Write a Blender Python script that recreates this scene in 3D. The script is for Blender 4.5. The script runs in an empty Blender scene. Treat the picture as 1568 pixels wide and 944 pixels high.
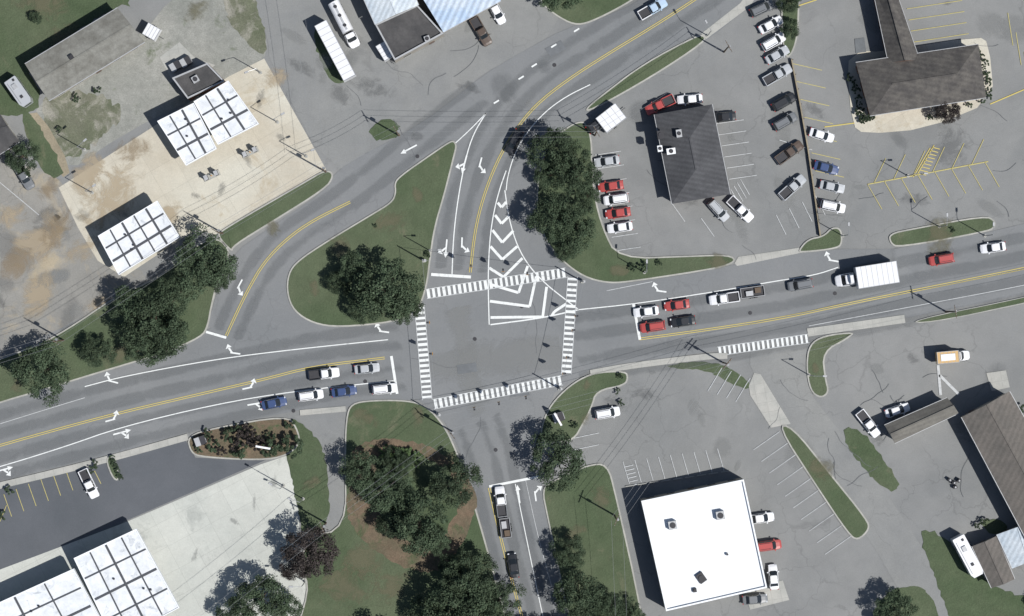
import bpy, math, random, sys
import numpy as np
from mathutils import Vector, geometry
random.seed(7); np.random.seed(7)
S=0.12; H=450.0; F=1.1
def W(x,y,z=0.0):
    f=(H-z)/H
    return ((x-785)*S*f,(472.5-y)*S*f,z)
def lin(c):
    c/=255.0
    return c/12.92 if c<=0.04045 else ((c+0.055)/1.055)**2.4
def C(r,g,b,k=1.0):
    return (min(.82,lin(r)/F*k),min(.82,lin(g)/F*k),min(.82,lin(b)/F*k),1)
scene=bpy.context.scene
# ---------------- materials
def newmat(name):
    m=bpy.data.materials.new(name); m.use_nodes=True
    nt=m.node_tree; b=nt.nodes['Principled BSDF']
    b.inputs['Roughness'].default_value=0.9
    b.inputs['Specular IOR Level'].default_value=0.2
    return m,nt,b
def N(nt,t,**k):
    n=nt.nodes.new(t)
    for a,v in k.items(): setattr(n,a,v)
    return n
def mixc(nt,fac,a,b,mode='MIX'):
    n=N(nt,'ShaderNodeMix',data_type='RGBA',blend_type=mode)
    for s,v in ((0,fac),(6,a),(7,b)):
        if hasattr(v,'is_linked') or isinstance(v,bpy.types.NodeSocket): nt.links.new(v,n.inputs[s])
        else: n.inputs[s].default_value=v
    return n.outputs[2]
def noise(nt,pos,scale,detail=5,rough=.6,dist=0.0):
    n=N(nt,'ShaderNodeTexNoise'); n.inputs['Scale'].default_value=scale
    n.inputs['Detail'].default_value=detail; n.inputs['Roughness'].default_value=rough
    n.inputs['Distortion'].default_value=dist
    nt.links.new(pos,n.inputs['Vector']); return n.outputs['Fac']
def rng(nt,v,a,b,c=0.0,d=1.0):
    n=N(nt,'ShaderNodeMapRange'); nt.links.new(v,n.inputs[0])
    n.inputs[1].default_value=a;n.inputs[2].default_value=b;n.inputs[3].default_value=c;n.inputs[4].default_value=d
    return n.outputs[0]
def math2(nt,op,a,b):
    n=N(nt,'ShaderNodeMath',operation=op)
    for i,v in enumerate((a,b)):
        if isinstance(v,bpy.types.NodeSocket): nt.links.new(v,n.inputs[i])
        else: n.inputs[i].default_value=v
    return n.outputs[0]
def surf(name,c1,c2,big=.06,med=.5,fine=5.0,medamt=.18,fineamt=.14,c3=None,c3s=.15,c3t=.58,cracks=0,rough=.9,bump=.0,joints=0,jang=0):
    m,nt,b=newmat(name)
    pos=N(nt,'ShaderNodeNewGeometry').outputs['Position']
    col=mixc(nt,rng(nt,noise(nt,pos,big,6,.65,.5),.36,.64),c1,c2)
    if c3: col=mixc(nt,rng(nt,noise(nt,pos,c3s,8,.7,.6),c3t,c3t+.12),col,c3)
    v=rng(nt,noise(nt,pos,med,6,.7),.25,.75,1-medamt,1+medamt)
    v2=rng(nt,noise(nt,pos,fine,4,.7),.25,.75,1-fineamt,1+fineamt)
    v=math2(nt,'MULTIPLY',v,v2)
    if cracks:
        wv=N(nt,'ShaderNodeTexNoise'); wv.inputs['Scale'].default_value=.35; wv.inputs['Detail'].default_value=5; nt.links.new(pos,wv.inputs['Vector'])
        va=N(nt,'ShaderNodeVectorMath',operation='MULTIPLY_ADD'); nt.links.new(wv.outputs['Color'],va.inputs[0]); va.inputs[1].default_value=(5,5,0); nt.links.new(pos,va.inputs[2])
        vo=N(nt,'ShaderNodeTexVoronoi',feature='DISTANCE_TO_EDGE'); vo.inputs['Scale'].default_value=.13; nt.links.new(va.outputs[0],vo.inputs['Vector'])
        cr=rng(nt,vo.outputs['Distance'],.0,.018,1-cracks,1.0)
        gate=rng(nt,noise(nt,pos,.05,2),.45,.55)
        cr2=math2(nt,'ADD',math2(nt,'MULTIPLY',math2(nt,'SUBTRACT',cr,1.0),gate),1.0)
        v=math2(nt,'MULTIPLY',v,cr2)
    if joints:
        mp=N(nt,'ShaderNodeMapping'); nt.links.new(pos,mp.inputs[0]); mp.inputs['Rotation'].default_value=(0,0,-math.radians(jang))
        br=N(nt,'ShaderNodeTexBrick'); br.offset=0; nt.links.new(mp.outputs[0],br.inputs['Vector'])
        br.inputs['Scale'].default_value=1; br.inputs['Brick Width'].default_value=joints; br.inputs['Row Height'].default_value=joints
        br.inputs['Mortar Size'].default_value=.035; br.inputs['Color1'].default_value=(1,1,1,1); br.inputs['Color2'].default_value=(.95,.95,.95,1); br.inputs['Mortar'].default_value=(.8,.8,.8,1)
        col=mixc(nt,1.0,col,br.outputs['Color'],'MULTIPLY')
    cmb=N(nt,'ShaderNodeCombineColor'); 
    for i in range(3): nt.links.new(v,cmb.inputs[i])
    col=mixc(nt,1.0,col,cmb.outputs[0],'MULTIPLY')
    nt.links.new(col,b.inputs['Base Color'])
    b.inputs['Roughness'].default_value=rough
    if bump:
        bp=N(nt,'ShaderNodeBump'); bp.inputs['Strength'].default_value=bump; bp.inputs['Distance'].default_value=.3
        nt.links.new(noise(nt,pos,2.5,5,.7),bp.inputs['Height']); nt.links.new(bp.outputs[0],b.inputs['Normal'])
    return m
def plain(name,c,rough=.5,metal=0,spec=.4,var=.1,vs=1.5):
    m,nt,b=newmat(name)
    pos=N(nt,'ShaderNodeTexCoord').outputs['Object']
    v=rng(nt,noise(nt,pos,vs,4),.3,.7,1-var,1+var)
    cmb=N(nt,'ShaderNodeCombineColor')
    for i in range(3): nt.links.new(v,cmb.inputs[i])
    nt.links.new(mixc(nt,1.0,c,cmb.outputs[0],'MULTIPLY'),b.inputs['Base Color'])
    b.inputs['Roughness'].default_value=rough; b.inputs['Metallic'].default_value=metal; b.inputs['Specular IOR Level'].default_value=spec
    return m
def roofmat(name,c1,c2,ang=0,pitch=.6,amt=.2,blot=.25,rough=.8):
    m,nt,b=newmat(name)
    pos=N(nt,'ShaderNodeNewGeometry').outputs['Position']
    col=mixc(nt,rng(nt,noise(nt,pos,blot,7,.7),.38,.62),c1,c2)
    mp=N(nt,'ShaderNodeMapping'); nt.links.new(pos,mp.inputs[0]); mp.inputs['Rotation'].default_value=(0,0,-math.radians(ang))
    wv=N(nt,'ShaderNodeTexWave'); wv.bands_direction='X'; wv.inputs['Scale'].default_value=math.pi/(10*pitch); nt.links.new(mp.outputs[0],wv.inputs['Vector'])
    v=rng(nt,wv.outputs['Fac'],0,1,1-amt,1+amt*.4)
    v=math2(nt,'MULTIPLY',v,rng(nt,noise(nt,pos,3,5,.7),.3,.7,.86,1.14))
    cmb=N(nt,'ShaderNodeCombineColor')
    for i in range(3): nt.links.new(v,cmb.inputs[i])
    nt.links.new(mixc(nt,1.0,col,cmb.outputs[0],'MULTIPLY'),b.inputs['Base Color']); b.inputs['Roughness'].default_value=rough
    return m
def paintmark(name,c,wear,thr):
    m,nt,b=newmat(name); pos=N(nt,'ShaderNodeNewGeometry').outputs['Position']
    f=rng(nt,noise(nt,pos,1.3,8,.8),thr,thr+.22)
    nt.links.new(mixc(nt,f,c,wear),b.inputs['Base Color']); b.inputs['Roughness'].default_value=.7
    return m
def stain(name,c,strength,ns=.25,bias=.25):
    m,nt,b=newmat(name); pos=N(nt,'ShaderNodeNewGeometry').outputs['Position']
    at=N(nt,'ShaderNodeAttribute',attribute_name='fall').outputs['Fac']
    n=rng(nt,noise(nt,pos,ns,10,.75,.8),.3,.7,-1.1,1.1)
    a=math2(nt,'ADD',math2(nt,'MULTIPLY',at,1.4),n)
    gate=rng(nt,at,0,.3)
    a=math2(nt,'MULTIPLY',math2(nt,'MULTIPLY',rng(nt,a,bias,bias+.9),gate),strength)
    b.inputs['Base Color'].default_value=c
    nt.links.new(a,b.inputs['Alpha']); return m

M={}
M['grass']=surf('grass_material',C(76,90,66),C(92,101,79),big=.05,med=.35,fine=4,medamt=.14,fineamt=.22,c3=C(110,110,90),c3s=.12,c3t=.6,bump=.5)
M['grassdry']=surf('dry_grass_material',C(96,103,82),C(118,118,104),big=.08,med=.4,fine=4,medamt=.2,fineamt=.25,c3=C(148,146,136),c3s=.2,c3t=.5,bump=.5)
M['gravel']=surf('gravel_material',C(134,136,130),C(153,153,147),big=.1,med=.8,fine=4,medamt=.18,fineamt=.22,c3=C(102,110,90),c3s=.22,c3t=.58)
M['road']=surf('road_asphalt',C(121,124,126),C(130,132,133),big=.035,med=.2,fine=5,medamt=.04,fineamt=.09,cracks=.12)
M['roadlt']=surf('side_street_asphalt',C(129,131,131),C(140,141,139),big=.05,med=.3,fine=5,medamt=.07,fineamt=.11,cracks=.15)
M['lot']=surf('parking_lot_asphalt',C(125,127,127),C(138,139,138),big=.04,med=.2,fine=5,medamt=.08,fineamt=.11,cracks=.18)
M['lotleft']=surf('old_lot_asphalt',C(132,132,129),C(147,145,139),big=.05,med=.3,fine=4,medamt=.12,fineamt=.13,c3=C(168,157,136),c3s=.07,c3t=.53,cracks=.2)
M['lotdark']=surf('new_lot_asphalt',C(90,94,99),C(100,103,108),big=.06,med=.2,fine=6,medamt=.06,fineamt=.1)
M['conc']=surf('concrete_apron',C(186,189,183),C(197,199,192),big=.08,med=.5,fine=4,medamt=.07,fineamt=.07,joints=4.5,jang=28,c3=C(168,171,166),c3s=.15,c3t=.56)
M['conctan']=surf('stained_concrete_apron',C(200,197,184),C(189,182,166),big=.05,med=.5,fine=4,medamt=.08,fineamt=.08,joints=5,jang=30,c3=C(174,162,139),c3s=.09,c3t=.57)
M['walk']=surf('sidewalk_concrete',C(165,166,161),C(179,178,172),big=.2,med=.8,fine=5,medamt=.08,fineamt=.08,joints=1.8,jang=10)
M['kerb']=surf('kerb_concrete',C(158,158,152),C(178,177,170),big=.3,med=1.2,fine=5,medamt=.15,fineamt=.1)
M['mulch']=surf('mulch_material',C(118,102,86),C(98,92,76),big=.2,med=1,fine=5,medamt=.2,fineamt=.25,c3=C(78,90,64),c3s=.3,c3t=.52,bump=.5)
M['dirt']=surf('dirt_path_material',C(156,146,126),C(140,132,114),med=.7,fine=4,fineamt=.2)
M['white']=paintmark('white_road_paint',C(226,229,228),C(165,168,168),.52)
M['whitew']=paintmark('worn_white_paint',C(194,197,198),C(148,150,151),.48)
M['yellow']=paintmark('yellow_road_paint',C(200,184,108),C(162,154,118),.55)
M['yelloww']=paintmark('worn_yellow_paint',C(188,178,116),C(148,145,124),.5)
M['tire']=stain('tire_wear',C(99,103,106),.2,ns=.08,bias=-.1)
M['lite']=stain('sun_bleached_wear',C(146,148,147),.4,ns=.1,bias=.0)
M['oil']=stain('oil_stain',C(96,98,99),.28,ns=.4)
M['tan']=stain('tan_dirt_stain',C(182,167,142),.6,ns=.2)
M['brown']=stain('brown_dirt_stain',C(152,136,112),.5,ns=.22)
M['bare']=stain('bare_grass_patch',C(116,113,92),.55,ns=.35)
M['seal']=surf('crack_sealant',C(98,101,104),C(105,108,111))
M['patch']=surf('asphalt_repair',C(106,110,113),C(114,117,120),fineamt=.1)
M['wall']=surf('painted_wall',C(170,165,155),C(150,146,138))
M['brick']=surf('brick_wall',C(128,92,76),C(110,80,66))
M['glass']=plain('window_glass',(.02,.025,.03,1),.08,0,.6,.02)
M['door']=plain('door_paint',(.12,.08,.06,1))
M['metal']=plain('galvanised_metal',(.35,.36,.37,1),.4,.5)
M['wire']=plain('wire_metal',(.2,.21,.22,1),.7)
M['dark']=plain('dark_metal',(.035,.035,.04,1),.6)
M['unit']=plain('roof_unit_metal',(.4,.41,.42,1),.5,.2)
M['wood']=plain('weathered_wood',(.13,.1,.075,1),.9,0,.1)
M['rubber']=plain('tire_rubber',(.02,.02,.02,1),.8)
M['roofwhite']=surf('white_membrane_roof',(.8,.82,.83,1),(.74,.76,.78,1),big=.1,med=.3,medamt=.04,fineamt=.03,c3=(.6,.61,.61,1),c3s=.25,c3t=.68)
M['canopy']=surf('white_canopy_panel',(.6,.63,.66,1),(.72,.74,.76,1),big=.3,med=1.2,medamt=.12,fineamt=.04,c3=(.42,.45,.48,1),c3s=.5,c3t=.56)
M['seam']=plain('canopy_seam',(.07,.075,.085,1),.8)
M['shingle']=roofmat('charcoal_shingle_roof',C(72,73,76),C(85,86,89),80,.9,.12)
M['shinglebr']=roofmat('dark_shingle_roof',C(76,74,73),C(98,95,91),80,.9,.1,.5)
M['weather']=roofmat('weathered_grey_roof',C(136,136,130),C(111,110,104),120,1.2,.05,.3)
M['rgrey']=roofmat('grey_shed_roof',C(116,114,108),C(102,100,96),110,.8,.08)
M['rbrown']=roofmat('taupe_metal_roof',C(113,108,103),C(99,96,92),-25,1.0,.1)
M['rdark']=roofmat('dark_flat_roof',C(88,87,87),C(72,72,73),30,1.5,.05)
M['rmetal']=roofmat('light_metal_roof',C(208,216,222),C(184,196,206),-25,.9,.15)
M['rblue']=roofmat('blue_metal_roof',C(170,190,214),C(198,208,218),-25,1.1,.22)
M['yellowp']=plain('yellow_vehicle_paint',(.6,.3,.05,1),.4)
def leafmat(name,c1,c2):
    m,nt,b=newmat(name)
    g=N(nt,'ShaderNodeNewGeometry'); r=g.outputs['Random Per Island']
    oi=N(nt,'ShaderNodeObjectInfo').outputs['Random']
    col=mixc(nt,r,c1,c2)
    n=rng(nt,noise(nt,g.outputs['Position'],.45,3),.35,.65,.7,1.3)
    n=math2(nt,'MULTIPLY',n,rng(nt,oi,0,1,.85,1.15))
    cmb=N(nt,'ShaderNodeCombineColor')
    for i in range(3): nt.links.new(n,cmb.inputs[i])
    col=mixc(nt,1.0,col,cmb.outputs[0],'MULTIPLY')
    nt.links.new(col,b.inputs['Base Color']); b.inputs['Roughness'].default_value=.8
    tr=N(nt,'ShaderNodeBsdfTranslucent'); nt.links.new(col,tr.inputs['Color'])
    mx=N(nt,'ShaderNodeMixShader'); mx.inputs[0].default_value=.22
    nt.links.new(b.outputs[0],mx.inputs[1]); nt.links.new(tr.outputs[0],mx.inputs[2])
    nt.links.new(mx.outputs[0],nt.nodes['Material Output'].inputs['Surface']); return m
M['leaf']=leafmat('leaf_green',(.048,.076,.045,1),(.092,.124,.075,1))
M['leafbr']=leafmat('leaf_bright_green',(.09,.15,.06,1),(.14,.2,.095,1))
M['leafred']=leafmat('leaf_maroon',(.045,.038,.038,1),(.072,.062,.056,1))
M['bark']=plain('bark',(.1,.075,.055,1),.95)

# ---------------- mesh builder
class MB:
    def __init__(s): s.v=[];s.f=[];s.m=[];s.mats=[]
    def mi(s,k):
        mt=M[k] if isinstance(k,str) else k
        if mt not in s.mats: s.mats.append(mt)
        return s.mats.index(mt)
    def add(s,vs,fs,k):
        o=len(s.v); s.v+= [tuple(v) for v in vs]; i=s.mi(k)
        for f in fs: s.f.append([o+a for a in f]); s.m.append(i)
    def box(s,cx,cy,cz,sx,sy,sz,k,rz=0,top=1.0):
        c,sn=math.cos(rz),math.sin(rz); vs=[]
        for z,t in ((-.5,1),(.5,top)):
            for x,y in ((-.5,-.5),(.5,-.5),(.5,.5),(-.5,.5)):
                X=x*sx*t;Y=y*sy*t; vs.append((cx+X*c-Y*sn,cy+X*sn+Y*c,cz+z*sz))
        s.add(vs,[(0,3,2,1),(4,5,6,7),(0,1,5,4),(1,2,6,5),(2,3,7,6),(3,0,4,7)],k)
    def prism(s,pts,z0,z1,ks,kt):
        n=len(pts)
        s.add([(x,y,z0) for x,y in pts]+[(x,y,z1) for x,y in pts],[(i,(i+1)%n,n+(i+1)%n,n+i) for i in range(n)],ks)
        s.add([(x,y,z1) for x,y in pts],[tuple(range(n))],kt)
    def ring(s,po,pi,z0,z1,k):
        n=len(po); vs=[(x,y,z0) for x,y in po]+[(x,y,z1) for x,y in po]+[(x,y,z1) for x,y in pi]+[(x,y,z0) for x,y in pi]
        fs=[]
        for i in range(n):
            j=(i+1)%n
            fs+= [(i,j,n+j,n+i),(n+i,n+j,2*n+j,2*n+i),(2*n+i,2*n+j,3*n+j,3*n+i)]
        s.add(vs,fs,k)
    def cyl(s,p0,p1,r0,r1,k,n=8):
        p0=Vector(p0);p1=Vector(p1);d=(p1-p0).normalized()
        a=d.orthogonal().normalized();b=d.cross(a); vs=[]
        for p,r in ((p0,r0),(p1,r1)):
            for i in range(n):
                t=2*math.pi*i/n; vs.append(p+a*math.cos(t)*r+b*math.sin(t)*r)
        s.add(vs,[(i,(i+1)%n,n+(i+1)%n,n+i) for i in range(n)]+[tuple(range(n))[::-1],tuple(range(n,2*n))],k)
    def mesh(s,name,smooth=False):
        me=bpy.data.meshes.new(name); me.from_pydata(s.v,[],s.f)
        for mt in s.mats: me.materials.append(mt)
        me.polygons.foreach_set('material_index',s.m)
        if smooth: me.polygons.foreach_set('use_smooth',[True]*len(s.f))
        me.update(); return me
def put(me,name,loc=(0,0,0),rz=0,sc=(1,1,1)):
    o=bpy.data.objects.new(name,me); o.location=loc; o.rotation_euler=(0,0,rz); o.scale=sc
    scene.collection.objects.link(o); return o
# ---------------- 2D helpers
def chaikin(p,it=2,closed=True):
    for _ in range(it):
        q=[];n=len(p)
        if not closed: q.append(p[0])
        for i in range(n if closed else n-1):
            a=p[i];b=p[(i+1)%n]
            q.append((a[0]*.75+b[0]*.25,a[1]*.75+b[1]*.25)); q.append((a[0]*.25+b[0]*.75,a[1]*.25+b[1]*.75))
        if not closed: q.append(p[-1])
        p=q
    return p
def area(p): return sum(p[i][0]*p[(i+1)%len(p)][1]-p[(i+1)%len(p)][0]*p[i][1] for i in range(len(p)))/2
def inset(p,d):
    n=len(p); sg=1 if area(p)>0 else -1; out=[]
    for i in range(n):
        a=Vector(p[i-1]);b=Vector(p[i]);c=Vector(p[(i+1)%n])
        d1=(b-a); d2=(c-b)
        if d1.length<1e-6 or d2.length<1e-6: out.append(tuple(b)); continue
        d1.normalize();d2.normalize()
        n1=Vector((-d1.y,d1.x))*sg; n2=Vector((-d2.y,d2.x))*sg
        m=(n1+n2); 
        if m.length<.3: m=n1
        m.normalize(); k=d/max(.4,m.dot(n1)); out.append((b.x+m.x*k,b.y+m.y*k))
    return out
def resample(p,step,closed=True):
    out=[];n=len(p)
    for i in range(n if closed else n-1):
        a=p[i];b=p[(i+1)%n];L=math.hypot(b[0]-a[0],b[1]-a[1]);k=max(1,int(L/step))
        for j in range(k): out.append((a[0]+(b[0]-a[0])*j/k,a[1]+(b[1]-a[1])*j/k))
    if not closed: out.append(p[-1])
    return out
def wpts(pts): return [W(x,y)[:2] for x,y in pts]
def flat(name,pts,z,k,sm=2,jit=0.0):
    p=wpts(chaikin(pts,sm) if sm else pts)
    if jit:
        p=resample(p,.6); p=[(x+random.gauss(0,jit),y+random.gauss(0,jit)) for x,y in p]
    b=MB(); b.add([(x,y,z) for x,y in p],[tuple(range(len(p)))],k)
    return put(b.mesh(name),name)
def island(name,pts,k='grass',sm=2,kw=.28):
    p=wpts(chaikin(pts,sm)); b=MB(); b.prism(p,0,.24,'kerb','kerb'); put(b.mesh('kerb'),'kerb')
    q=inset(p,kw); b=MB(); b.add([(x,y,.26) for x,y in q],[tuple(range(len(q)))],k); put(b.mesh(name),name)
def offs(p,d):
    out=[]
    for i in range(len(p)):
        a=Vector(p[max(0,i-1)]);c=Vector(p[min(len(p)-1,i+1)]);t=(c-a).normalized()
        out.append((p[i][0]-t.y*d,p[i][1]+t.x*d))
    return out
def strip(b,p,w,z,k):
    l=offs(p,w/2);r=offs(p,-w/2);n=len(p)
    b.add([(x,y,z) for x,y in l]+[(x,y,z) for x,y in r],[(i,i+1,n+i+1,n+i) for i in range(n-1)],k)
def line(pts,w=.2,k='white',z=.14,sm=2,name='road_marking',double=False):
    p=wpts(chaikin(pts,sm,False) if len(pts)>2 else pts); b=MB()
    if double:
        strip(b,offs(p,.17),.13,z,k); strip(b,offs(p,-.17),.13,z,k)
    else: strip(b,p,w,z,k)
    put(b.mesh(name),name)
def fallmesh(vs,fs,fall,k,name):
    me=bpy.data.meshes.new(name); me.from_pydata(vs,[],fs); me.materials.append(M[k])
    at=me.attributes.new('fall','FLOAT','POINT'); at.data.foreach_set('value',fall); me.update(); put(me,name)
_zc=[0]
def zst(): _zc[0]+=1; return .095+.00025*_zc[0]
def wear(pts,w,k='tire',z=None,sm=2,off=0):
    p=wpts(chaikin(pts,sm,False) if len(pts)>2 else pts); p=resample(p,2,False); p=offs(p,off); l=offs(p,w/2);r=offs(p,-w/2);n=len(p); z=z or zst()
    ends=[0 if i in(0,n-1) else 1 for i in range(n)]
    fallmesh([(x,y,z) for x,y in l]+[(x,y,z) for x,y in p]+[(x,y,z) for x,y in r],
      [(i,i+1,n+i+1,n+i) for i in range(n-1)]+[(n+i,n+i+1,2*n+i+1,2*n+i) for i in range(n-1)],[0]*n+ends+[0]*n,k,'pavement_wear')
def blob(cx,cy,rx,ry,k,z=None,rot=0):
    X,Y,_=W(cx,cy); rx*=S;ry*=S; z=z or zst(); n=20; c,s=math.cos(math.radians(rot)),math.sin(math.radians(rot))
    vs=[(X,Y,z)]
    for i in range(n):
        t=2*math.pi*i/n; a=rx*math.cos(t);d=ry*math.sin(t); vs.append((X+a*c-d*s,Y+a*s+d*c,z))
    fallmesh(vs,[(0,1+i,1+(i+1)%n) for i in range(n)],[1]+[0]*n,k,'ground_stain')
# ---------------- ground
g=MB(); g.add([(-3000,-3000,0),(3000,-3000,0),(3000,3000,0),(-3000,3000,0)],[(0,1,2,3)],'grass'); put(g.mesh('ground'),'ground')
flat('parking_lot',[(-160,-160),(1730,-160),(1730,1110),(-160,1110)],.015,'lot',0)
flat('old_parking_lot',[(-150,250),(60,250),(105,290),(150,400),(240,420),(180,460),(60,520),(-150,600)],.025,'lotleft',1)
flat('gravel_yard',[(50,160),(150,100),(225,45),(260,0),(345,-60),(385,-60),(410,60),(405,95),(300,150),(190,205),(95,270),(70,200)],.03,'gravel',1)
flat('concrete_forecourt',[(90,288),(245,188),(350,118),(405,90),(500,260),(482,272),(330,360),(300,352),(190,425),(150,400),(120,350)],.04,'conctan',0)
flat('upper_lot',[(440,0),(450,-100),(870,-100),(870,40),(740,115),(600,190),(560,190),(480,85)],.035,'roadlt',1)
flat('dark_parking_lot',[(-150,780),(0,740),(285,676),(300,702),(400,706),(420,700),(190,800),(120,850),(-150,960)],.04,'lotdark',0)
flat('concrete_forecourt',[(190,802),(400,712),(442,698),(460,790),(455,860),(475,905),(440,1000),(150,1100),(-150,1100),(-150,930)],.05,'conc',0)
# roads
flat('side_street',[(385,-120),(387,0),(412,60),(412,95),(505,266),(565,240),(572,195),(520,130),(485,85),(452,0),(440,-120)],.055,'roadlt',1)
flat('side_street',[(1150,530),(1150,570),(1205,650),(1330,820),(1400,945),(1480,1110),(1590,1110),(1480,945),(1350,740),(1270,640),(1240,600),(1234,545),(1242,505)],.055,'roadlt',1)
flat('upper_road',[(312,520),(335,440),(355,390),(420,345),(500,292),(515,262),(560,236),(620,205),(680,165),(740,115),(800,80),(870,42),(905,36),(985,0),(1150,-110),(1300,-110),(1150,10),(1085,62),(1000,115),(930,162),(880,195),(850,220),(825,270),(820,320),(840,375),(870,412),(885,430),(655,460),(440,490)],.07,'road',1)
flat('main_road',[(-200,676),(0,618),(120,580),(250,538),(330,500),(440,478),(655,430),(870,410),(960,434),(1060,420),(1130,405),(1230,386),(1290,382),(1370,382),(1520,355),(1570,343),(1770,300),(1770,410),(1570,452),(1385,489),(1240,517),(1090,539),(905,567),(850,603),(835,650),(690,655),(640,612),(530,624),(460,629),(285,664),(190,692),(0,738),(-200,795)],.08,'road',0)
flat('south_road',[(672,630),(700,680),(716,720),(746,830),(775,945),(830,1110),(925,1110),(870,945),(853,860),(836,780),(826,700),(830,660),(846,610)],.085,'road',0)
# sidewalks
def walk(pts,w,z=.2,name='sidewalk'):
    p=wpts(chaikin(pts,2,False) if len(pts)>2 else pts); l=offs(p,w/2);r=offs(p,-w/2); b=MB(); b.prism(l+r[::-1],0,z,'kerb','walk'); put(b.mesh(name),name)
walk([(-150,778),(0,745),(160,706),(288,670)],1.2)
walk([(905,572),(960,562),(1030,553),(1090,546),(1115,546)],1.1)
walk([(1238,510),(1310,500),(1387,489)],1.5)
walk([(460,633),(530,627)],1.0)
flat('concrete_driveway',[(1126,404),(1132,394),(1225,380),(1232,387),(1130,408)],.1,'walk',0)
flat('concrete_path',[(1083,60),(1075,52),(1135,5),(1180,-60),(1190,-55),(1150,10)],.1,'walk',0)
flat('concrete_path',[(1148,592),(1156,572),(1166,574),(1212,650),(1182,656),(1150,606)],.1,'walk',0)
flat('asphalt_path',[(452,638),(530,626),(527,700),(530,806),(506,806),(500,690),(470,655)],.03,'roadlt',0)
flat('dirt_path',[(40,175),(62,172),(112,262),(92,275)],.045,'dirt',1)
# islands and grass
island('grass_island',[(697,216),(701,224),(697,240),(682,300),(667,350),(660,400),(655,440),(642,478),(605,495),(520,503),(480,497),(450,478),(439,450),(441,420),(455,400),(500,370),(570,328),(600,310),(606,296),(604,280),(615,268),(655,240),(690,216)])
island('grass_verge',[(-150,670),(0,618),(60,601),(120,582),(190,561),(250,543),(310,518),(320,500),(325,470),(340,410),(356,388),(335,362),(300,375),(240,428),(180,452),(100,507),(40,537),(-150,600)])
island('grass_verge',[(356,388),(358,378),(420,340),(500,290),(512,272),(508,262),(495,262),(470,277),(340,352),(332,362)])
flat('lawn',[(-160,-160),(190,-160),(205,10),(180,8),(38,98),(70,160),(30,180),(0,175),(-160,170)],.05,'grass',1,.12)
flat('lawn',[(330,-160),(385,-160),(388,0),(411,60),(404,88),(375,62),(340,20)],.06,'grassdry',1,.15)
flat('lawn',[(55,160),(100,135),(150,145),(190,165),(170,200),(100,258)],.036,'grassdry',1,.3)
flat('lawn',[(30,178),(48,172),(100,262),(88,275),(60,262)],.048,'grass',1,.15)
flat('lawn',[(562,196),(600,181),(612,192),(614,206),(598,216),(572,214)],.09,'grass',2,.15)
flat('lawn',[(478,48),(492,40),(536,118),(530,127),(512,130),(492,98)],.09,'grass',2,.12)
island('grass_verge',[(820,-100),(822,0),(850,24),(880,40),(905,36),(960,8),(985,-10),(1100,-100)])
island('grass_verge',[(1083,64),(1080,54),(1068,54),(985,98),(930,140),(895,168),(905,172),(1000,119)])
island('grass_verge',[(838,222),(862,200),(885,186),(900,188),(908,215),(908,250),(912,300),(925,350),(948,396),(1060,392),(1118,390),(1130,400),(1110,410),(1060,419),(960,434),(930,435),(895,426),(862,402),(835,370),(821,320),(825,265)])
island('grass_verge',[(1222,386),(1238,366),(1262,362),(1275,348),(1290,350),(1292,372),(1285,382),(1232,388)])
island('grass_island',[(1362,358),(1400,350),(1510,330),(1526,338),(1526,350),(1510,357),(1378,381),(1364,374)])
island('grass_verge',[(1195,-100),(1197,0),(1199,70),(1206,92),(1218,78),(1226,40),(1224,-100)])
island('lawn',[(530,640),(538,618),(570,613),(625,613),(655,622),(682,652),(700,690),(716,735),(745,830),(775,945),(830,1110),(430,1110),(440,1000),(475,905),(460,870),(470,822),(530,810),(528,700)])
flat('lawn',[(448,640),(470,655),(500,690),(508,808),(465,822),(458,790),(440,698),(430,660)],.12,'grass',1,.1)
flat('mulch_bed',[(535,690),(570,672),(640,676),(690,700),(735,755),(725,800),(700,850),(670,880),(620,872),(572,845),(540,810),(528,770),(545,720)],.275,'mulch',2,.15)
flat('lawn',[(575,700),(620,690),(680,715),(712,755),(695,800),(665,838),(632,835),(600,812),(572,770)],.285,'grass',2,.2)
island('planting_bed',[(286,668),(330,655),(440,636),(456,655),(462,680),(440,700),(400,707),(310,702),(292,695)],'mulch')
island('grass_verge',[(826,676),(833,640),(850,612),(880,585),(912,570),(960,568),(964,580),(958,592),(915,600),(908,625),(895,650),(880,676),(850,680)])
island('lawn',[(845,738),(900,712),(932,710),(945,758),(985,938),(1010,1110),(918,1110),(870,945),(853,860),(838,790),(830,750)])
flat('lawn',[(1020,560),(1095,552),(1148,582),(1150,598),(1125,590),(1080,566),(1030,566)],.09,'grass',1,.08)
island('grass_verge',[(1190,652),(1214,652),(1270,722),(1330,796),(1334,812),(1315,830),(1300,820),(1250,745)])
island('grass_verge',[(1240,528),(1262,514),(1312,508),(1300,520),(1262,540),(1266,580),(1272,602),(1258,612),(1241,600),(1235,560)])
island('grass_verge',[(1392,492),(1570,456),(1770,410),(1770,422),(1570,466),(1420,497)],kw=.15)
flat('lawn',[(1288,656),(1318,655),(1350,700),(1382,742),(1366,756),(1340,735),(1308,700)],.09,'grass',2,.15)
flat('lawn',[(1405,815),(1440,815),(1480,860),(1530,905),(1600,920),(1730,1000),(1730,1110),(1510,1110),(1440,900)],.09,'grass',1,.15)
flat('lawn',[(1368,902),(1412,895),(1440,930),(1470,1110),(1300,1110),(1340,930)],.09,'grass',1,.15)
flat('lawn',[(1500,800),(1530,795),(1550,812),(1520,822)],.09,'grass',1,.1)
island('grass_verge',[(160,702),(176,698),(186,735),(174,738)])
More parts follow.
